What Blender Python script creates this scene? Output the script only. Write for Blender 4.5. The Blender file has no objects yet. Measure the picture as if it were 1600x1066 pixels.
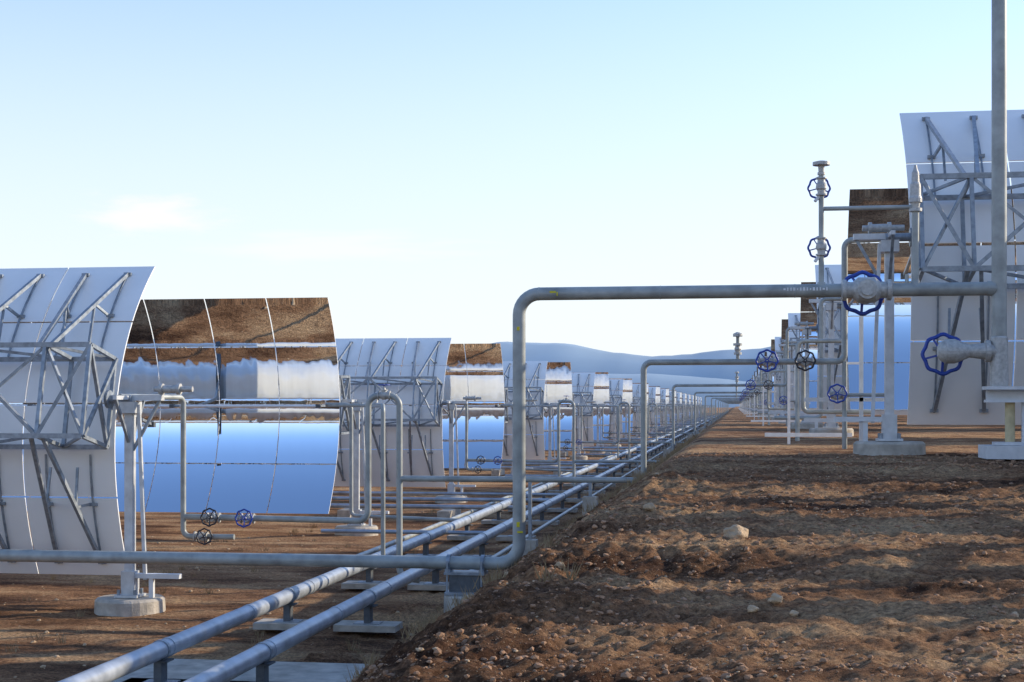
import bpy, math, random
import numpy as np
from mathutils import Vector, noise, Matrix
random.seed(4); rng=np.random.default_rng(7)
scene=bpy.context.scene
scene.view_settings.view_transform='Standard'; scene.view_settings.look='None'
scene.view_settings.exposure=0; scene.view_settings.gamma=1

# ------------------------------------------------------------ materials
def newmat(name):
    m=bpy.data.materials.new(name); m.use_nodes=True
    nt=m.node_tree; b=nt.nodes['Principled BSDF']; return m,nt,b
def simple(name,col,rough=.5,metal=0.,var=.12,scale=6.,bump=0.,bscale=40.,rvar=.1):
    m,nt,b=newmat(name); N=nt.nodes; L=nt.links
    tc=N.new('ShaderNodeTexCoord'); n=N.new('ShaderNodeTexNoise'); n.inputs['Scale'].default_value=scale
    n.inputs['Detail'].default_value=4; L.new(tc.outputs['Object'],n.inputs['Vector'])
    r=N.new('ShaderNodeValToRGB'); r.color_ramp.elements[0].position=.3; r.color_ramp.elements[1].position=.7
    c=np.array(col); r.color_ramp.elements[0].color=(*(c*(1-var)),1); r.color_ramp.elements[1].color=(*np.minimum(c*(1+var),1),1)
    L.new(n.outputs['Fac'],r.inputs['Fac']); L.new(r.outputs['Color'],b.inputs['Base Color'])
    mr=N.new('ShaderNodeMapRange'); mr.inputs['To Min'].default_value=max(rough-rvar,0.02); mr.inputs['To Max'].default_value=rough+rvar
    L.new(n.outputs['Fac'],mr.inputs['Value']); L.new(mr.outputs['Result'],b.inputs['Roughness'])
    b.inputs['Metallic'].default_value=metal
    if bump>0:
        n2=N.new('ShaderNodeTexNoise'); n2.inputs['Scale'].default_value=bscale; n2.inputs['Detail'].default_value=5
        L.new(tc.outputs['Object'],n2.inputs['Vector']); bp=N.new('ShaderNodeBump'); bp.inputs['Distance'].default_value=bump
        L.new(n2.outputs['Fac'],bp.inputs['Height']); L.new(bp.outputs['Normal'],b.inputs['Normal'])
    return m
M={}
M['steel']=simple('galvanized_steel',(.27,.30,.33),.42,.3,.3,9)
M['post']=simple('galvanized_post',(.56,.57,.57),.45,.25,.15,6)
M['pipe']=simple('grey_pipe_paint',(.33,.345,.325),.45,.08,.25,4)
M['pipeb']=simple('pipe_cladding',(.38,.41,.45),.36,.3,.28,3)
M['valve']=simple('cast_steel',(.46,.45,.42),.5,.2,.2,20,.004,60)
M['blue']=simple('blue_enamel',(.02,.06,.34),.4,0,.15,20)
M['black']=simple('black_enamel',(.02,.02,.03),.4,0,.1,20)
M['conc']=simple('concrete',(.45,.40,.33),.9,0,.25,5,.01,30)
M['white']=simple('white_painted_steel',(.66,.67,.67),.45,.05,.1,6)
M['back']=simple('panel_back_coating',(.88,.86,.82),.45,0,.035,1.5)
M['edge']=simple('panel_edge',(.85,.85,.84),.4,0,.03,3)
M['yellow']=simple('yellow_marking',(.65,.55,.02),.6,0,.1,30)
M['tan']=simple('weathered_post',(.55,.45,.25),.6,0,.15,10)
M['dark']=simple('dark_steel',(.10,.11,.12),.5,.3,.2,12)
M['glass']=simple('receiver_glass',(.85,.85,.83),.2,.2,.06,4)
m,nt,b=newmat('mirror_glass'); M['mirror']=m
b.inputs['Metallic'].default_value=1; b.inputs['Roughness'].default_value=.012; b.inputs['Base Color'].default_value=(.88,.92,.95,1)
tc=nt.nodes.new('ShaderNodeTexCoord'); n=nt.nodes.new('ShaderNodeTexNoise'); n.inputs['Scale'].default_value=1.0; n.inputs['Detail'].default_value=1.5
mp=nt.nodes.new('ShaderNodeMapping'); mp.inputs['Scale'].default_value=(2.4,.5,1.0)
bp=nt.nodes.new('ShaderNodeBump'); bp.inputs['Distance'].default_value=.0024; bp.inputs['Strength'].default_value=1
nt.links.new(tc.outputs['Object'],mp.inputs['Vector']); nt.links.new(mp.outputs[0],n.inputs['Vector']); nt.links.new(n.outputs['Fac'],bp.inputs['Height']); nt.links.new(bp.outputs['Normal'],b.inputs['Normal'])

def groundmat(name='dry_earth'):
    m,nt,b=newmat(name); N=nt.nodes; L=nt.links
    tc=N.new('ShaderNodeTexCoord')
    def ns(s,d=8,r=.6,st=None):
        n=N.new('ShaderNodeTexNoise'); n.inputs['Scale'].default_value=s; n.inputs['Detail'].default_value=d; n.inputs['Roughness'].default_value=r
        if st:
            mm=N.new('ShaderNodeMapping'); mm.inputs['Scale'].default_value=st; L.new(tc.outputs['Object'],mm.inputs['Vector']); L.new(mm.outputs[0],n.inputs['Vector'])
        else: L.new(tc.outputs['Object'],n.inputs['Vector'])
        return n
    n1=ns(.6,7,.7,(.45,1.1,1)); r=N.new('ShaderNodeValToRGB'); e=r.color_ramp.elements  # earth tones stretched sideways, with lit and shaded bands painted into the colour
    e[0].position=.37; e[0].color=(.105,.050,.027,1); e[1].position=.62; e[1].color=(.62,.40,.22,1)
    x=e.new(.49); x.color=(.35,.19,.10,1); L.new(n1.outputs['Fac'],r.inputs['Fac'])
    n2=ns(17,6,.75); r2=N.new('ShaderNodeValToRGB'); r2.color_ramp.elements[0].position=.38; r2.color_ramp.elements[0].color=(.33,.30,.28,1)
    r2.color_ramp.elements[1].position=.62; r2.color_ramp.elements[1].color=(1.4,1.35,1.28,1); L.new(n2.outputs['Fac'],r2.inputs['Fac'])
    mx=N.new('ShaderNodeMix'); mx.data_type='RGBA'; mx.blend_type='MULTIPLY'; mx.inputs['Factor'].default_value=.85
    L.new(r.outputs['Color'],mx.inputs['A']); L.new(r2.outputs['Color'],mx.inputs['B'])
    v=N.new('ShaderNodeTexVoronoi'); v.inputs['Scale'].default_value=34; L.new(tc.outputs['Object'],v.inputs['Vector'])
    rv=N.new('ShaderNodeValToRGB'); rv.color_ramp.elements[0].position=.10; rv.color_ramp.elements[0].color=(1,1,1,1); rv.color_ramp.elements[1].position=.3; rv.color_ramp.elements[1].color=(0,0,0,1)
    L.new(v.outputs['Distance'],rv.inputs['Fac'])
    mp=N.new('ShaderNodeMath'); mp.operation='MULTIPLY'; L.new(rv.outputs['Color'],mp.inputs[0]); L.new(n2.outputs['Fac'],mp.inputs[1])
    mx2=N.new('ShaderNodeMix'); mx2.data_type='RGBA'; L.new(mp.outputs[0],mx2.inputs['Factor'])
    L.new(mx.outputs['Result'],mx2.inputs['A']); mx2.inputs['B'].default_value=(.50,.35,.22,1)
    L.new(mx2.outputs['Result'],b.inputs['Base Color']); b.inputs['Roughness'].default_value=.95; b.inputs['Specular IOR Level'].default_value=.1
    n3=ns(11,9,.78); bp=N.new('ShaderNodeBump'); bp.inputs['Distance'].default_value=.11; L.new(n3.outputs['Fac'],bp.inputs['Height'])
    bp2=N.new('ShaderNodeBump'); bp2.inputs['Distance'].default_value=.03; L.new(mp.outputs[0],bp2.inputs['Height']); L.new(bp.outputs['Normal'],bp2.inputs['Normal'])
    L.new(bp2.outputs['Normal'],b.inputs['Normal'])
    return m
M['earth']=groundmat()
M['rock']=simple('pale_rock',(.46,.32,.19),.9,0,.25,8,.02,20)
M['clod']=simple('earth_clod',(.32,.18,.10),.95,0,.35,3,.01,30)
M['straw']=simple('dry_straw',(.30,.21,.11),.9,0,.3,3)
M['hill']=simple('distant_hill',(.29,.39,.47),1,0,.12,.002)  # distance haze painted in as a bluish base colour

# ------------------------------------------------------------ builder
class MB:
    def __init__(s): s.v=[];s.f=[];s.m=[];s.s=[];s.names=[]
    def add(s,vs,fs,mat,smooth=False):
        if mat not in s.names: s.names.append(mat)
        k=s.names.index(mat); o=len(s.v); s.v+= [tuple(v) for v in vs]
        for f in fs: s.f.append(tuple(i+o for i in f)); s.m.append(k); s.s.append(smooth)
    def box(s,c,size,mat):
        x,y,z=[a/2 for a in size]; c=Vector(c)
        vs=[c+Vector((a*x,b*y,d*z)) for a in(-1,1) for b in(-1,1) for d in(-1,1)]
        s.add(vs,[(0,1,3,2),(4,6,7,5),(0,4,5,1),(2,3,7,6),(0,2,6,4),(1,5,7,3)],mat)
    def beam(s,a,b,w,mat='steel',h=None):
        a=Vector(a);b=Vector(b);h=h or w;d=(b-a).normalized()
        up=Vector((0,0,1)) if abs(d.z)<.95 else Vector((0,1,0))
        u=d.cross(up).normalized()*w/2; v=u.cross(d).normalized()*h/2
        vs=[a-u-v,a+u-v,a+u+v,a-u+v,b-u-v,b+u-v,b+u+v,b-u+v]
        s.add(vs,[(0,1,2,3),(7,6,5,4),(0,4,5,1),(1,5,6,2),(2,6,7,3),(3,7,4,0)],mat)
    def tube(s,pts,r,mat='pipe',bend=.2,n=14):
        P=[Vector(p) for p in pts]; path=[P[0]]
        for i in range(1,len(P)-1):
            d1=(P[i]-P[i-1]).normalized(); d2=(P[i+1]-P[i]).normalized(); ang=d1.angle(d2)
            if ang<.02: path.append(P[i]); continue
            R=bend; T=R*math.tan(ang/2); lim=min((P[i]-P[i-1]).length,(P[i+1]-P[i]).length)*.49
            if T>lim: R*=lim/T; T=lim
            c=P[i]+(d2-d1).normalized()*R/math.cos(ang/2)
            a=(P[i]-d1*T-c); bb=(P[i]+d2*T-c)
            for k in range(9):
                path.append(c+a.normalized().slerp(bb.normalized(),k/8)*R)
        path.append(P[-1])
        t=[(path[min(i+1,len(path)-1)]-path[max(i-1,0)]).normalized() for i in range(len(path))]
        ref=Vector((0,0,1)) if abs(t[0].z)<.9 else Vector((1,0,0))
        u=t[0].cross(ref).normalized(); vs=[]
        for i,p in enumerate(path):
            if i>0: u=(u-t[i]*u.dot(t[i])).normalized()
            w=t[i].cross(u)
            for k in range(n):
                a=2*math.pi*k/n; vs.append(p+(u*math.cos(a)+w*math.sin(a))*r)
        fs=[]
        for i in range(len(path)-1):
            for k in range(n): fs.append((i*n+k,i*n+(k+1)%n,(i+1)*n+(k+1)%n,(i+1)*n+k))
        s.add(vs,fs,mat,True)
        e=len(path)-1; s.add([vs[k] for k in range(n)],[tuple(range(n-1,-1,-1))],mat); s.add([vs[e*n+k] for k in range(n)],[tuple(range(n))],mat)
    def lathe(s,o,axis,prof,mat,n=20,smooth=False):
        o=Vector(o);ax=Vector(axis).normalized(); ref=Vector((0,0,1)) if abs(ax.z)<.9 else Vector((1,0,0))
        u=ax.cross(ref).normalized(); w=ax.cross(u); vs=[]
        for (a,r) in prof:
            for k in range(n):
                t=2*math.pi*k/n; vs.append(o+ax*a+(u*math.cos(t)+w*math.sin(t))*r)
        fs=[(i*n+k,i*n+(k+1)%n,(i+1)*n+(k+1)%n,(i+1)*n+k) for i in range(len(prof)-1) for k in range(n)]
        fs.append(tuple(range(n-1,-1,-1))); q=(len(prof)-1)*n; fs.append(tuple(q+k for k in range(n)))
        s.add(vs,fs,mat,smooth)
    def wheel(s,o,axis,R,mat,lobes=8,spokes=5):
        o=Vector(o);ax=Vector(axis).normalized(); ref=Vector((0,0,1)) if abs(ax.z)<.9 else Vector((1,0,0))
        u=ax.cross(ref).normalized(); w=ax.cross(u); n=48;mn=7;r=R*.105; vs=[]
        for i in range(n):
            a=2*math.pi*i/n; RR=R*(1+.045*math.cos(lobes*a)); d=u*math.cos(a)+w*math.sin(a)
            for k in range(mn):
                b=2*math.pi*k/mn; vs.append(o+d*(RR+r*math.cos(b))+ax*r*math.sin(b))
        fs=[(i*mn+k,i*mn+(k+1)%mn,((i+1)%n)*mn+(k+1)%mn,((i+1)%n)*mn+k) for i in range(n) for k in range(mn)]
        s.add(vs,fs,mat,True)
        for i in range(spokes):
            a=2*math.pi*(i+.3)/spokes; d=u*math.cos(a)+w*math.sin(a); s.beam(o-ax*R*.12,o+d*R,R*.13,mat,R*.1)
        s.lathe(o-ax*R*.2,ax,[(0,R*.2),(R*.3,R*.2)],mat,12)
    def mesh(s,name):
        me=bpy.data.meshes.new(name); me.from_pydata(s.v,[],s.f)
        for k in s.names: me.materials.append(M[k])
        me.polygons.foreach_set('material_index',s.m); me.polygons.foreach_set('use_smooth',s.s); me.update(); return me
def link(name,me,loc=(0,0,0),rot=(0,0,0),par=None):
    o=bpy.data.objects.new(name,me); scene.collection.objects.link(o); o.location=loc; o.rotation_euler=rot
    if par: o.parent=par
    return o

def valve(mb,c,axis,r,wdir,R,wcol,L=None):
    c=Vector(c);ax=Vector(axis).normalized();wd=Vector(wdir).normalized(); L=L or r*5.2; h=L/2
    mb.lathe(c-ax*h,ax,[(0,r*1.9),(r*.5,r*1.9),(r*.5,r*1.25),(h*.55,r*1.35),(h*.75,r*1.75),(h*1.25,r*1.75),(h*1.45,r*1.35),(L-r*.5,r*1.25),(L-r*.5,r*1.9),(L,r*1.9)],'valve',20)
    mb.lathe(c,wd,[(0,r*1.2),(r*2.0,r*1.05),(r*2.0,r*1.5),(r*2.4,r*1.5),(r*2.4,r*.7),(r*3.2,r*.45),(r*3.2,r*.2),(r*4.9,r*.2)],'valve',14)
    mb.wheel(c+wd*r*4.3,wd,R,wcol)

# ------------------------------------------------------------ terrain
def sm(a,b,x):
    t=min(max((x-a)/(b-a),0),1); return t*t*(3-2*t)
def base_h(x,y):
    top=-1.62+.80*sm(8,23,y)
    crest=-3.6+.72*(x+4.85)
    k=.18; 
    d=max(k-abs(top-crest),0)/k; z=min(top,crest)-d*d*k*.25
    d=max(k-abs(z+3.6),0)/k; z=max(z,-3.6)+d*d*k*.25
    return z
def h(x,y):
    z=base_h(x,y)
    g=math.exp(-(((x+4.7)/1.0)**2+((y-22.2)/2.0)**2)**2); z=z*(1-g)+min(z,-3.66)*g
    if abs(x)<80 and abs(y)<200:
        onslope=max(0,1-abs(x+3)/3.5); rough=.75+onslope if x>-6 else .35
        if x>-2 and y>22: rough=.35
        rough*=1-.8*g
        z+=rough*(.10*noise.noise((x*.28,y*.75,3))+.045*noise.noise((x*1.3+9,y*1.2,1))+.05*noise.noise((x*4.1,y*3.3,5)))
        if abs(x)<12 and y<32: z+=rough*(.042*noise.noise((x*9,y*7.5,2))+.026*noise.noise((x*21,y*18,2)))
    else: z+=.3*noise.noise((x*.01,y*.01,0))
    return z
def axis_coords(segs):
    out=[]
    for a,b,n,g in segs:
        for i in range(n):
            t=i/n
            out.append(a+(b-a)*t if g==0 else (a*(b/a)**t))
    return out
X=axis_coords([(-9000,-60,34,1),(-60,-14,46,0),(-14,-6,50,0),(-6,6,290,0),(6,14,35,0),(14,60,40,0),(60,9000,34,1)])+[9000]
Y=axis_coords([(-3000,-20,16,1),(-20,5,20,0),(5,8,30,0),(8,14,180,0),(14,26,200,0),(26,70,150,0),(70,200,60,0),(200,12000,50,1)])+[12000]
nx,ny=len(X),len(Y)
co=np.zeros((ny,nx,3),dtype=np.float32)
for j,y in enumerate(Y):
    for i,x in enumerate(X): co[j,i]=(x,y,h(x,y))
idx=np.arange(nx*ny).reshape(ny,nx)
q=np.stack([idx[:-1,:-1],idx[:-1,1:],idx[1:,1:],idx[1:,:-1]],-1).reshape(-1,4)
def npmesh(name,co,q,mats,smooth=True):
    me=bpy.data.meshes.new(name); k=q.shape[1]
    me.vertices.add(len(co)); me.vertices.foreach_set('co',np.ascontiguousarray(co,dtype=np.float32).ravel())
    me.loops.add(q.size); me.loops.foreach_set('vertex_index',q.astype(np.int32).ravel())
    me.polygons.add(len(q)); me.polygons.foreach_set('loop_start',np.arange(0,q.size,k,dtype=np.int32)); me.polygons.foreach_set('loop_total',np.full(len(q),k,dtype=np.int32))
    me.polygons.foreach_set('use_smooth',np.full(len(q),smooth)); 
    for m in mats: me.materials.append(m)
    me.update(calc_edges=True); me.validate(); return me
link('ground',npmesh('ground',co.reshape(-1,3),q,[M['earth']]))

# hills
hx=np.linspace(-9000,9000,420); rows=np.linspace(0,1,9)
def hillobj(y0,dep,hfun,name):
    c=[]
    for r in rows:
        for x in hx:
            hh=hfun(x)*math.sin(math.pi*min(r,.999)/1.0)**.8 if 0<r<1 else -20
            c.append((x,y0+dep*r,hh+ (18*noise.noise((x*.002,r*6,1)) if 0<r<1 else 0)))
    id_=np.arange(len(c)).reshape(len(rows),len(hx))
    qq=np.stack([id_[:-1,:-1],id_[:-1,1:],id_[1:,1:],id_[1:,:-1]],-1).reshape(-1,4)
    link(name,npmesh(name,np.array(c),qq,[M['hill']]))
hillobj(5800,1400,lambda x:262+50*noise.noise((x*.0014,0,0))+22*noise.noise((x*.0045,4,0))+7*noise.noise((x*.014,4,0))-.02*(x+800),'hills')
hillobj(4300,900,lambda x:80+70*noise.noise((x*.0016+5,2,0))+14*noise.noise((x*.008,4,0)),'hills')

# ------------------------------------------------------------ collectors
S=2.93; K=7.3
def collector(sx,fy,dl,name):
    mb=MB(); cd,sd=math.cos(dl),math.sin(dl)
    def W(x,s,p): return (sx*x, fy*(p*cd+s*sd), s*cd-p*sd)
    pw=1.75; npan=14; L=pw*npan
    rowsS=[(-S,-1.64),(-1.61,-.03),(.03,1.61),(1.64,S)]
    for i in range(npan):
        x0=i*pw+.014; x1=(i+1)*pw-.014
        for (a,b) in rowsS:
            n=8; F=[];B=[]
            for k in range(n+1):
                s=a+(b-a)*k/n; p=s*s/K
                F+= [W(x0,s,p),W(x1,s,p)]; B+=[W(x0,s,p-.035),W(x1,s,p-.035)]
            fs=[(2*k,2*k+1,2*k+3,2*k+2) for k in range(n)]
            mb.add(F,fs,'mirror',True); mb.add(B,fs,'back',True)
            m=len(F); V=F+B; e=[]
            for k in range(n): e+= [(2*k,2*k+2,2*k+2+m,2*k+m),(2*k+1,2*k+3,2*k+3+m,2*k+1+m)]
            e+= [(0,1,1+m,m),(2*n,2*n+1,2*n+1+m,2*n+m)]
            mb.add(V,e,'edge')
    bs,bp0,bp1=.8,-.16,-1.2
    for s in(-bs,bs):
        for p in(bp0,bp1): mb.beam(W(.05,s,p),W(L-.05,s,p),.085)
    nodes=[.06]+[.875+pw*k for k in range(npan)]+[L-.06]
    for k,x in enumerate(nodes):
        for s in(-bs,bs): mb.beam(W(x,s,bp0),W(x,s,bp1),.065)
        mb.beam(W(x,-bs,bp1),W(x,bs,bp1),.065); mb.beam(W(x,-bs,bp0),W(x,bs,bp0),.065)
        if k in(0,len(nodes)-1):
            mb.beam(W(x,-bs,bp0),W(x,bs,bp1),.06)
        if k<len(nodes)-1:
            y=nodes[k+1]; sg=1 if k%2 else -1
            mb.beam(W(x,-bs*sg,bp1-.01),W(y,bs*sg,bp1-.01),.06)
            mb.beam(W(x,bs*sg,bp1+.03),W(y,-bs*sg,bp1+.03),.05)
            mb.beam(W(x,bs,bp0),W(y,bs,bp1),.05); mb.beam(W(x,-bs,bp1),W(y,-bs,bp0),.05)
    for k in range(npan):
        x=.875+pw*k
        for sg in(-1,1):
            pt=2.72**2/K-.09; pm=1.75**2/K-.09
            for dx in(-.42,.42):
                a=W(x+dx*.25,sg*bs,bp1); b_=W(x+dx,sg*2.72,pt); mb.beam(a,b_,.065)
                mid=W(x+dx*.66,sg*(bs+(2.72-bs)*.55),bp1+(pt-bp1)*.55)
                mb.beam(mid,W(x+dx*.9,sg*1.75,pm),.045); mb.beam(mid,W(x+dx*.6,sg*1.15,bp0+.1),.04)
                for ss in(1.75,2.72): mb.beam(W(x+dx-.07,sg*ss,ss*ss/K-.065),W(x+dx+.07,sg*ss,ss*ss/K-.065),.06)
                q_=[W(x+dx,sg*(bs+.1+(2.75-bs-.1)*j/5),(bs+.1+(2.75-bs-.1)*j/5)**2/K-.07) for j in range(6)]
                for j in range(5): mb.beam(q_[j],q_[j+1],.03)
    f=K/4
    for i in range(6):
        a=.1+i*4.08; mb.tube([W(a,0,f),W(a+3.85,0,f)],.04,'glass',n=12)
        mb.tube([W(a+3.8,0,f),W(a+4.2,0,f)],.033,'steel',n=8)
        mb.beam(W(a,0,-.1),W(a,0,f-.04),.05,'steel'); mb.box(W(a,0,f),(.12,.10,.10),'dark')
    mb.lathe(W(0,0,-.45),(-sx,0,0),[(0,.16),(.05,.16),(.05,.07),(.45,.07)],'steel',16)
    mb.beam(W(.03,-bs,bp1),W(.03,bs,bp0),.06)
    return mb.mesh(name)
ca={}
for sx in(-1,1):
    ca[sx,1]=collector(sx,1,math.radians(12),'parabolic_trough_away')
ca[-1,-1]=collector(-1,-1,math.radians(.75),'parabolic_trough_toward'); ca[1,-1]=collector(1,-1,math.radians(-2.2),'parabolic_trough_toward')
def pylon(sx):
    mb=MB(); g=-3.62
    mb.lathe((0,0,g-.3),(0,0,1),[(0,.62),(.50,.60),(.54,.56)],'conc',28,False)
    mb.box((0,0,g+.27),(.42,.42,.04),'post')
    for a in(-.15,.15):
        for b_ in(-.15,.15): mb.lathe((a,b_,g+.28),(0,0,1),[(0,.03),(.1,.03)],'steel',8)
    mb.beam((0,0,g+.28),(0,0,.12),.15,'post'); mb.beam((0,0,g+.28),(0,0,g+.7),.24,'post')
    mb.beam((-sx*.28,0,g+.55),(-sx*.16,0,.0),.06,'post')
    mb.box((-sx*.1,0,.12),(1.0,.16,.1),'post'); mb.box((0,0,-.05),(.3,.34,.2),'post')
    mb.beam((0,0,-.9),(-sx*.55,0,.08),.05,'steel'); mb.beam((0,.02,-.7),(0,.62,.1),.05,'steel')
    mb.beam((0,-.02,-.7),(0,-.62,.1),.05,'steel'); mb.beam((0,-.65,.12),(0,.65,.12),.07,'post')
    mb.box((-sx*.45,0,g+.62),(.95,.14,.08),'white'); mb.beam((-sx*.4,0,g+.2),(-sx*.4,0,g+.6),.08,'white')
    mb.lathe((-sx*.45,0,.27),(1,0,0),[(0,.05),(.1,.05),(.1,.1),(.16,.1),(.16,.07),(.42,.07),(.42,.1),(.48,.1),(.48,.05),(.7,.05)],'valve',14)
    return mb.mesh('collector_pylon')
py={-1:pylon(-1),1:pylon(1)}
PER=29.5; NP=16
for k in range(NP):
    for sx,xe,z0,ya,yb in((-1,-10.9,.03,24.9,39.8),(1,2.97,2.78,26.2,41.0)):
        dy=k*PER
        link('parabolic_trough_collector',ca[sx,1],(xe,ya+dy,z0)); link('parabolic_trough_collector',ca[sx,-1],(xe,yb+dy,z0))
        link('collector_pylon',py[sx],(xe-sx*.38,ya+dy-.35,z0)); link('collector_pylon',py[sx],(xe-sx*.38,yb+dy+.35,z0))

# ------------------------------------------------------------ main header pipe (big portal)
mb=MB(); Yh=23.5; r=.105
mb.tube([(-40,Yh,-2.54),(-3.46,Yh,-2.54),(-3.46,Yh,1.81),(4.0,Yh,1.81)],r,'pipe',.33,20)
mb.tube([(4.0,Yh,.36),(4.0,Yh,8.2),(9.5,Yh,8.2),(9.5,Yh,-1)],r*1.08,'pipe',.33,20)
mb.lathe((3.82,Yh,1.81),(1,0,0),[(0,.112),(.12,.118)],'pipe',20)
for x in(-3.15,-1.2,.9): mb.lathe((x,Yh,1.81),(1,0,0),[(0,.105),(.012,.110),(.024,.105)],'pipe',20)
for (c,sz) in(((-2.9,Yh-.104,1.83),(.10,.01,.03)),((-2.83,Yh-.104,1.80),(.02,.01,.06)),((-3.46,Yh-.107,-1.9),(.05,.012,.08)),((-3.43,Yh-.107,-2.02),(.09,.012,.03)),((-3.46,Yh-.107,1.25),(.04,.012,.06))):
    mb.box(c,sz,'yellow')
for i in range(14):
    mb.box((.75+i*.05,Yh-.104,1.83),(.022 if i%3 else .035,.008,.05 if i%4 else .03),'white')
link('header_pipe',mb.mesh('header_pipe'))
mb=MB(); c=-4.33
mb.lathe((c,Yh,-4.1),(0,0,1),[(0,.37),(1.02,.36),(1.05,.33)],'conc',28)
mb.box((c,Yh,-3.02),(.62,.5,.05),'steel'); mb.box((c,Yh,-2.86),(.5,.32,.27),'dark'); mb.box((c,Yh,-2.70),(.66,.4,.04),'steel')
for dx in(-.28,.28):
    mb.lathe((c+dx-.03,Yh,-2.54),(1,0,0),[(0,.135),(.06,.135)],'steel',20); mb.box((c+dx,Yh,-2.66),(.08,.34,.06),'steel')
    mb.beam((c+dx,Yh-.17,-3.0),(c+dx,Yh-.17,-2.5),.03,'steel')
link('pipe_support_pier',mb.mesh('pipe_support_pier'))

mb=MB()
mb.lathe((1.62,Yh,1.81),(1,0,0),[(0,.12),(0.02,.165),(.08,.165),(.08,.125),(.18,.13),(.26,.20),(.52,.20),(.60,.13),(.70,.125),(.70,.165),(.76,.165),(.78,.12)],'valve',26)
mb.lathe((2.01,Yh,1.81),(0,1,-.05),[(0,.14),(.24,.13),(.24,.19),(.29,.19),(.29,.08),(.38,.05),(.38,.022),(.55,.022)],'valve',18)
mb.lathe((2.01,Yh-.15,1.81),(0,-1,0),[(0,.15),(.06,.15),(.06,.1),(.1,.1)],'valve',18)
mb.wheel((1.99,Yh+.48,1.80),(0,1,-.05),.32,'blue'); link('gate_valve',mb.mesh('gate_valve'))
mb=MB(); z=.85
mb.tube([(4.0,Yh,z),(3.75,Yh,z)],.12,'valve',n=20)
mb.lathe((3.86,Yh,z),(-1,0,0),[(0,.11),(0,.17),(.07,.17),(.07,.13),(.3,.10),(.42,.15),(.52,.19),(.66,.19),(.74,.14),(.78,.08)],'valve',24)
mb.lathe((3.3,Yh,z),(0,1,0),[(0,.13),(.2,.12),(.2,.16),(.25,.16),(.25,.05),(.45,.03)],'valve',16)
mb.wheel((3.22,Yh+.4,z-.03),(.12,1,.0),.30,'blue')
mb.lathe((4.0,Yh,.30),(0,0,1),[(0,.13),(.1,.14),(.75,.13),(.78,.11)],'valve',20)
link('gate_valve',mb.mesh('gate_valve'))
mb=MB()
mb.box((4.2,Yh,.28),(.85,.4,.05),'white'); mb.box((4.2,Yh,.08),(.8,.36,.04),'white'); mb.box((4.2,Yh+.1,.18),(.76,.04,.16),'white')
mb.lathe((4.16,Yh,-.62),(0,0,1),[(0,.075),(.7,.075)],'tan',16); mb.beam((4.38,Yh,-.6),(4.38,Yh,.06),.09,'white')
mb.box((4.25,Yh,-.70),(1.0,.8,.2),'white'); mb.box((4.1,Yh-.1,-.57),(.4,.3,.05),'post')
link('pipe_stand',mb.mesh('pipe_stand'))

mb=MB(); xv=1.32
mb.tube([(xv,Yh,1.88),(xv,Yh,3.72)],.042,'pipe'); 
mb.lathe((xv,Yh,3.62),(0,0,1),[(0,.06),(.04,.06),(.04,.045),(.12,.05),(.15,.045),(.15,.135),(.20,.135),(.22,.05)],'valve',18)
mb.tube([(xv,Yh,3.09),(2.75,Yh,3.09)],.034,'pipe')
mb.tube([(2.75,Yh,1.88),(2.75,Yh,3.2)],.055,'pipe'); mb.tube([(2.62,Yh,1.9),(2.62,Yh,2.05)],.03,'pipe')
mb.lathe((2.75,Yh,3.02),(0,0,1),[(0,.05),(0,.10),(.05,.10),(.05,.06),(.14,.075),(.14,.10),(.2,.10),(.24,.085),(.42,.08),(.46,.06),(.6,.055),(.66,.03),(.72,.02)],'valve',18)
mb.lathe((xv,Yh,1.86),(0,0,1),[(0,.08),(.08,.06)],'pipe',14); mb.lathe((2.75,Yh,1.86),(0,0,1),[(0,.09),(.1,.06)],'pipe',14)
link('vent_pipe',mb.mesh('vent_pipe'))
for z in(3.44,2.50):
    mb=MB(); valve(mb,(xv,Yh,z),(0,0,1),.046,(-.12,1,0),.165,'blue',.28)
    mb.beam((xv,Yh,z-.1),(xv-.1,Yh-.05,z-.24),.04,'white'); link('gate_valve',mb.mesh('gate_valve'))

# ------------------------------------------------------------ pipe rack added out of view to cast foreground shadow bands
def caster_rack(yr,pipes):
    mb=MB()
    for yy,hh,rr in pipes:
        z=base_h(6,yy)+hh
        mb.tube([(4.9,yy,z-.9),(4.9,yy,z),(22,yy,z)],rr,'pipe',.25)
    for xx in(6,10,14,18,21.5):
        g=base_h(6,yr)
        for dy in(-.5,.5): mb.beam((xx,yr+dy,g-.3),(xx,yr+dy,g+3.3),.14,'post')
        for zz in(.7,1.8,3.0): mb.beam((xx,yr-.6,g+zz-.2),(xx,yr+.6,g+zz-.2),.12,'post')
    return mb.mesh('shadow_rack')
link('shadow_rack',caster_rack(19.8,[(19.4,3.05,.13),(19.7,3.05,.09),(20.1,3.05,.13),(19.6,1.85,.13),(20.1,.78,.10)]))
link('shadow_rack',caster_rack(15.6,[(15.3,3.05,.15),(15.8,3.05,.11),(15.5,1.85,.12),(15.9,.78,.10)]))

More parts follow.
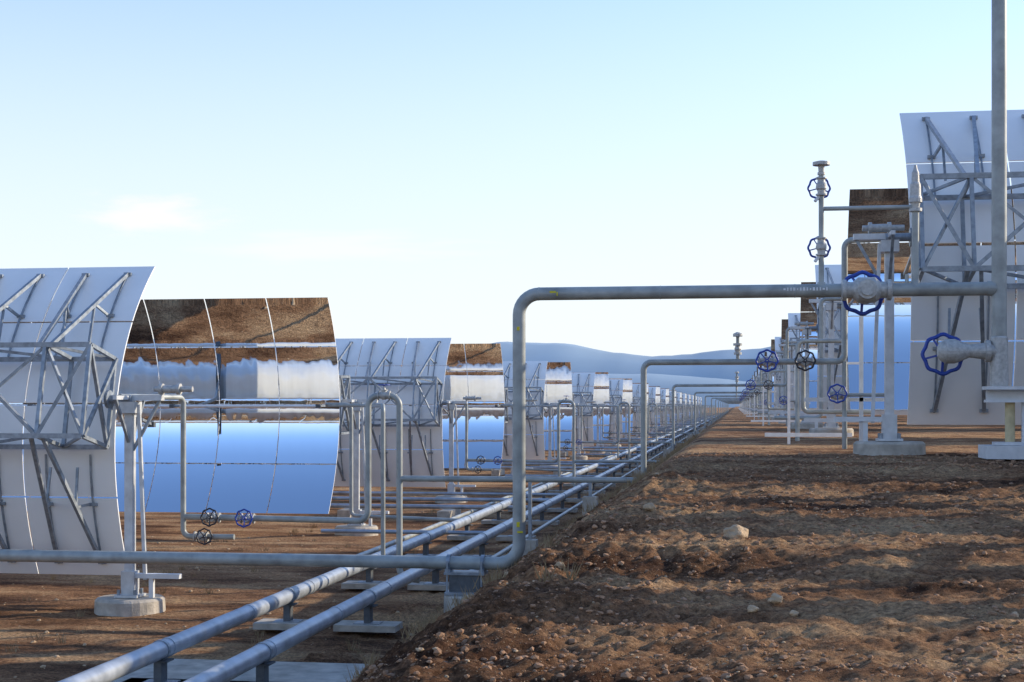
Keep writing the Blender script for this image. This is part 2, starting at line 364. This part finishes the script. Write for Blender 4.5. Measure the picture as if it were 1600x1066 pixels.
# ------------------------------------------------------------ loop piping (repeats per collector pair)
def loop_pipes(first):
    mb=MB(); y=26.5; r=.052; pl=-1.64 if first else -2.35; zb=-1.33 if first else -2.1
    mb.tube([(-10.75,24.65,.17),(-10.3,y,.17),(-10.3,y,-2.45),(-9.3,y+.0,-2.45)],r,'pipe',.14)
    mb.tube([(-10.3,y,-2.08),(-6.72,y,-2.12),(-6.72,y,.2),(-6.13,y,.2),(-6.13,y,-3.15),(-5.75,y,-3.2)],r*1.1,'pipe',.2)
    mb.tube([(-6.13,y,zb),(pl,y,zb),(pl,y,.79),(1.89,y,.79),(1.89,y,2.92),(2.7,y-.2,2.92)],r*1.05,'pipe',.14)
    mb.tube([(1.89,y,.79),(1.89,y,-.75)],.045,'pipe')
    mb.tube([(-6.95,28.6,-3.05),(-6.95,28.6,.02),(-9.3,36.5,.02),(-10.8,38.1,.03)],.045,'pipe',.16)
    mb.tube([(-10.8,38.0,.05),(-10.1,38.0,.05),(-10.1,38.0,-2.9),(-7.1,38.0,-3.0)],r,'pipe',.14)
    mb.tube([(2.8,39.2,2.8),(2.2,39.2,2.8),(2.2,39.2,-.3),(1.0,39.2,-.3)],r,'pipe',.14)
    mb.tube([(1.2,y,.79),(1.2,y+.6,.79),(1.2,y+.6,-.1),(2.4,y+.6,-.1)],.04,'pipe',.1)
    mb.tube([(1.62,y,.79),(1.62,y,.2),(2.6,y,.2)],.035,'pipe',.08)
    for yy,zz,rr,x0,x1 in((45.3,-3.15,.07,-20,-6.4),(46.6,-3.0,.06,-20,-5.9),(50.5,-3.05,.05,-16,-6.),(35.5,-3.1,.05,-10.2,-6.0)):
        mb.tube([(x0,yy,zz),(x1,yy,zz)],rr,'pipeb')
    for xx in(-9,-12.2): mb.box((xx,45.9,-3.42),(.4,1.9,.3),'conc')
    for xx in(2.2,): mb.beam((xx,y+.3,-.8),(xx,y+.3,1.6),.07,'white')
    for zz in(-.25,.12,): mb.beam((1.2,y+.3,zz),(2.75,y+.3,zz),.07,'white')
    for xx in(-3.7,-2.6): 
        gz=base_h(xx,y); mb.box((xx,y,gz+.1),(.26,.26,.5),'conc'); mb.beam((xx,y,gz+.34),(xx,y,zb),.06,'steel')
    mb.beam((.6,y+5,-.6),(2.4,y+5,-.6),.08,'white'); mb.beam((1.1,y+5,-.8),(1.1,y+5,.9),.06,'white'); mb.beam((1.1,y+5,.9),(2.6,y+5,.9),.05,'white')
    mb.tube([(1.4,y+8,-.8),(1.4,y+8,1.5),(2.5,y+8,1.5)],.05,'pipe',.15)
    return mb.mesh('loop_piping')
lp={True:loop_pipes(True),False:loop_pipes(False)}
def vm(axis,r,wd,R,col):
    mb=MB(); valve(mb,(0,0,0),axis,r,wd,R,col); return mb.mesh('gate_valve')
vbk=vm((1,0,0),.05,(0,-1,.1),.155,'black'); vbl=vm((1,0,0),.05,(0,-1,.1),.155,'blue')
vbl2=vm((1,0,0),.055,(0,-1,.05),.18,'blue'); vbk2=vm((1,0,0),.055,(0,-1,.05),.165,'black'); vup=vm((1,0,0),.045,(0,0,1),.1,'blue')
vlow=vm((1,0,0),.05,(.75,-1,.1),.14,'black')
for k in range(NP):
    dy=k*PER
    link('loop_piping',lp[k==0],(0,dy,0))
    if k<6:
        link('gate_valve',vbk,(-9.71,26.5+dy,-2.09)); link('gate_valve',vbl,(-9.04,26.5+dy,-2.10)); link('gate_valve',vlow,(-9.95,26.5+dy,-2.45))
        link('gate_valve',vbl2,(.54,26.5+dy,.79)); link('gate_valve',vbk2,(1.2,26.5+dy,.79)); link('gate_valve',vbl,(1.75,26.5+dy,.2)); link('gate_valve',vup,(-6.42,26.5+dy,.2))
        mb=MB(); mb.tube([(0,0,.0),(0,0,.48)],.03,'pipe'); mb.lathe((0,0,.12),(0,0,1),[(0,.07),(.04,.07),(.04,.04),(.1,.06),(.16,.04),(.16,.08),(.2,.08)],'valve',12)
        mb.lathe((0,0,.44),(0,0,1),[(0,.04),(0,.085),(.05,.085),(.08,.02)],'valve',14)
        link('vent_pipe',mb.mesh('vent_pipe'),(.03,26.5+dy,.8))

# ------------------------------------------------------------ long floor pipes
mb=MB()
for x in(-7.1,-5.78):
    mb.tube([(x,-6,-3.04),(x,520,-3.04)],.115,'pipeb',n=22)
    y=-4
    while y<520:
        mb.lathe((x,y,-3.04),(0,1,0),[(0,.122),(.09,.122)],'pipeb',22); y+=3.1
link('floor_pipeline',mb.mesh('floor_pipeline'))
mb=MB()
for x in(-.66,.66):
    mb.box((x,0,-.46),(1.0,.55,.10),'conc'); mb.box((x,0,-.405),(.42,.3,.02),'steel')
    mb.box((x,0,-.27),(.10,.2,.27),'dark'); mb.box((x,0,-.13),(.26,.24,.02),'dark')
    mb.lathe((x,-.03,0),(0,1,0),[(0,.13),(.06,.13)],'steel',18)
sup=mb.mesh('pipe_support')
for k in range(46): link('pipe_support',sup,(-6.44,1.6+k*5.3,-3.04))
mb=MB(); mb.box((-6.4,18.1,-3.52),(3.3,2.2,.14),'conc'); link('concrete_slab',mb.mesh('concrete_slab'))
mb=MB()
mb.tube([(-4.9,27,-3.1),(-4.9,400,-3.1)],.05,'pipe'); mb.tube([(-8.2,30,-3.3),(-8.2,400,-3.3)],.06,'pipe')
link('small_pipeline',mb.mesh('small_pipeline'))

# ------------------------------------------------------------ rocks, gravel, grass
ico_v=[];t=(1+5**.5)/2
for a,b_ in((-1,t),(1,t),(-1,-t),(1,-t)): ico_v.append((a,b_,0))
for a,b_ in((-1,t),(1,t),(-1,-t),(1,-t)): ico_v.append((0,a,b_))
for a,b_ in((t,-1),(t,1),(-t,-1),(-t,1)): ico_v.append((a,0,b_))
ico_v=np.array(ico_v)/1.9
ico_f=np.array([(0,11,5),(0,5,1),(0,1,7),(0,7,10),(0,10,11),(1,5,9),(5,11,4),(11,10,2),(10,7,6),(7,1,8),(3,9,4),(3,4,2),(3,2,6),(3,6,8),(3,8,9),(4,9,5),(2,4,11),(6,2,10),(8,6,7),(9,8,1)])
def scatter(n,xr,yr,smin,smax,pw,name,mat,thr=-.02):
    C=[];F=[]
    for i in range(n):
        x=random.uniform(*xr); y=yr[0]+(yr[1]-yr[0])*random.random()**1.4; s=smin+(smax-smin)*random.random()**pw
        if noise.noise((x*.5,y*.5,8))+.35*random.random()<thr: continue
        v=ico_v*(1+rng.uniform(-.28,.28,(12,3))); v=v*np.array([s*random.uniform(.8,1.3),s*random.uniform(.8,1.3),s*random.uniform(.5,.9)])
        a=random.random()*6.28; R=np.array([[math.cos(a),-math.sin(a),0],[math.sin(a),math.cos(a),0],[0,0,1]])
        F.append(ico_f+12*len(C)); C.append(v@R.T+np.array([x,y,h(x,y)+s*.15]))
    link(name,npmesh(name,np.concatenate(C),np.concatenate(F),[M[mat]],False))
scatter(8000,(-4,7.5),(7.5,26),.004,.015,3,'gravel','rock',.12)
scatter(16000,(-4.8,7.5),(7.5,26),.006,.034,3,'gravel','clod',-.1)
scatter(60,(-4.8,7.5),(8,40),.02,.045,2,'gravel','rock')
scatter(900,(-16,-4.7),(17,60),.012,.05,3,'gravel','rock')
def rock(x,y,s,sz=.8):
    import bmesh
    bm=bmesh.new(); bmesh.ops.create_icosphere(bm,subdivisions=3,radius=1)
    sd=random.random()*50
    for v in bm.verts:
        d=1+.45*noise.noise(v.co*1.1+Vector((sd,0,0)))+.12*noise.noise(v.co*3+Vector((sd,0,0)))
        v.co=Vector((v.co.x*d*s*1.2,v.co.y*d*s,v.co.z*d*s*sz))
    me=bpy.data.meshes.new('rock'); bm.to_mesh(me); bm.free(); me.materials.append(M['rock'])
    link('rock',me,(x,y,h(x,y)+s*sz*.45),(0,0,random.random()*6))
for a in((0,14.6,.11),(-3.55,19.5,.10),(-4.1,20.6,.11),(-.95,16.4,.06),(.3,11.3,.05),(.12,11.0,.035),(.42,10.9,.03),(-1.55,13,.04),(-3.2,17.5,.06),(-2.4,15.5,.05)): rock(*a)
C=[];F=[]
for i in range(1300):
    if i<1000: x=random.uniform(-4.9,-1.2); y=random.uniform(12,60)
    else: x=random.uniform(-14,-4.8); y=random.uniform(20,60)
    if noise.noise((x*.8,y*.3,4))<.05: continue
    z=h(x,y); sc=random.uniform(.05,.2)
    for b_ in range(14):
        a=random.random()*6.28; l=sc*random.uniform(.6,1.3); bx=x+random.gauss(0,.05); by=y+random.gauss(0,.05); w=.006
        n0=len(C); C+=[(bx-w,by,z-.02),(bx+w,by,z-.02),(bx+math.cos(a)*l*.5,by+math.sin(a)*l*.5,z+l)]; F.append((n0,n0+1,n0+2))
link('dry_grass',npmesh('dry_grass',np.array(C),np.array(F),[M['straw']],False))

# ------------------------------------------------------------ light, sky, camera
az,el=math.radians(62),math.radians(20)
Sv=Vector((math.sin(az)*math.cos(el),math.cos(az)*math.cos(el),math.sin(el)))
ld=bpy.data.lights.new('sun','SUN'); ld.energy=5.0; ld.angle=math.radians(.5); ld.color=(1,.87,.67)
lo=bpy.data.objects.new('sun',ld); scene.collection.objects.link(lo); lo.rotation_euler=Sv.to_track_quat('Z','Y').to_euler(); lo.location=(60,30,40)
w=bpy.data.worlds.new('World'); scene.world=w; w.use_nodes=True; nt=w.node_tree; N=nt.nodes; L=nt.links
bg=N['Background']; bg.inputs['Strength'].default_value=.15
sky=N.new('ShaderNodeTexSky'); sky.sky_type='NISHITA'; sky.sun_disc=False; sky.sun_elevation=el; sky.sun_rotation=az
sky.air_density=1.0; sky.dust_density=.4; sky.ozone_density=1.5; sky.altitude=0
tc=N.new('ShaderNodeTexCoord')
# thin haze layer: whitens the lower sky, thins toward the zenith
gain=N.new('ShaderNodeVectorMath'); gain.operation='MULTIPLY'; L.new(sky.outputs[0],gain.inputs[0]); gain.inputs[1].default_value=(1.5,1.68,2.05)
sep=N.new('ShaderNodeSeparateXYZ'); L.new(tc.outputs['Generated'],sep.inputs[0])
hz=N.new('ShaderNodeMapRange'); hz.interpolation_type='SMOOTHSTEP'; L.new(sep.outputs['Z'],hz.inputs['Value'])
hz.inputs['From Min'].default_value=-.02; hz.inputs['From Max'].default_value=.42; hz.inputs['To Min'].default_value=.96; hz.inputs['To Max'].default_value=0.0
sky2=N.new('ShaderNodeMix'); sky2.data_type='RGBA'; L.new(hz.outputs[0],sky2.inputs['Factor']); L.new(gain.outputs[0],sky2.inputs['A']); sky2.inputs['B'].default_value=(6.2,6.45,6.7,1)
def cloud(center,sc):
    sb=N.new('ShaderNodeVectorMath'); sb.operation='SUBTRACT'; L.new(tc.outputs['Generated'],sb.inputs[0]); sb.inputs[1].default_value=center
    ml=N.new('ShaderNodeVectorMath'); ml.operation='MULTIPLY'; L.new(sb.outputs[0],ml.inputs[0]); ml.inputs[1].default_value=sc
    ln=N.new('ShaderNodeVectorMath'); ln.operation='LENGTH'; L.new(ml.outputs[0],ln.inputs[0])
    no=N.new('ShaderNodeTexNoise'); no.inputs['Scale'].default_value=1.3; no.inputs['Detail'].default_value=4; L.new(ml.outputs[0],no.inputs['Vector'])
    a=N.new('ShaderNodeMath'); a.operation='MULTIPLY_ADD'; L.new(no.outputs['Fac'],a.inputs[0]); a.inputs[1].default_value=2.2; a.inputs[2].default_value=-.35
    s_=N.new('ShaderNodeMath'); s_.operation='SUBTRACT'; L.new(a.outputs[0],s_.inputs[0]); L.new(ln.outputs['Value'],s_.inputs[1])
    mr=N.new('ShaderNodeMapRange'); mr.interpolation_type='SMOOTHSTEP'; L.new(s_.outputs[0],mr.inputs['Value']); mr.inputs['From Min'].default_value=-.3; mr.inputs['From Max'].default_value=.6
    return mr
def unit(v): v=Vector(v).normalized(); return tuple(v)
c1=cloud(unit((-.391,.952,.131)),(17,17,70)); c2=cloud(unit((-.272,.97,.109)),(9,9,80))
add=N.new('ShaderNodeMath'); add.operation='MULTIPLY_ADD'; L.new(c2.outputs[0],add.inputs[0]); add.inputs[1].default_value=.6; L.new(c1.outputs[0],add.inputs[2])
mu=N.new('ShaderNodeMath'); mu.operation='MULTIPLY'; mu.use_clamp=True; L.new(add.outputs[0],mu.inputs[0]); mu.inputs[1].default_value=1.0
mx=N.new('ShaderNodeMix'); mx.data_type='RGBA'; L.new(mu.outputs[0],mx.inputs['Factor']); L.new(sky2.outputs['Result'],mx.inputs['A']); mx.inputs['B'].default_value=(6.75,6.7,6.65,1)
L.new(mx.outputs['Result'],bg.inputs['Color'])
cd=bpy.data.cameras.new('camera'); cam=bpy.data.objects.new('camera',cd); scene.collection.objects.link(cam); scene.camera=cam
cam.location=(0,0,0); cam.rotation_euler=(math.radians(90),0,math.atan(350/2300)); cd.sensor_width=36; cd.lens=51.75; cd.shift_y=.06375; cd.clip_end=30000; cd.clip_start=.1
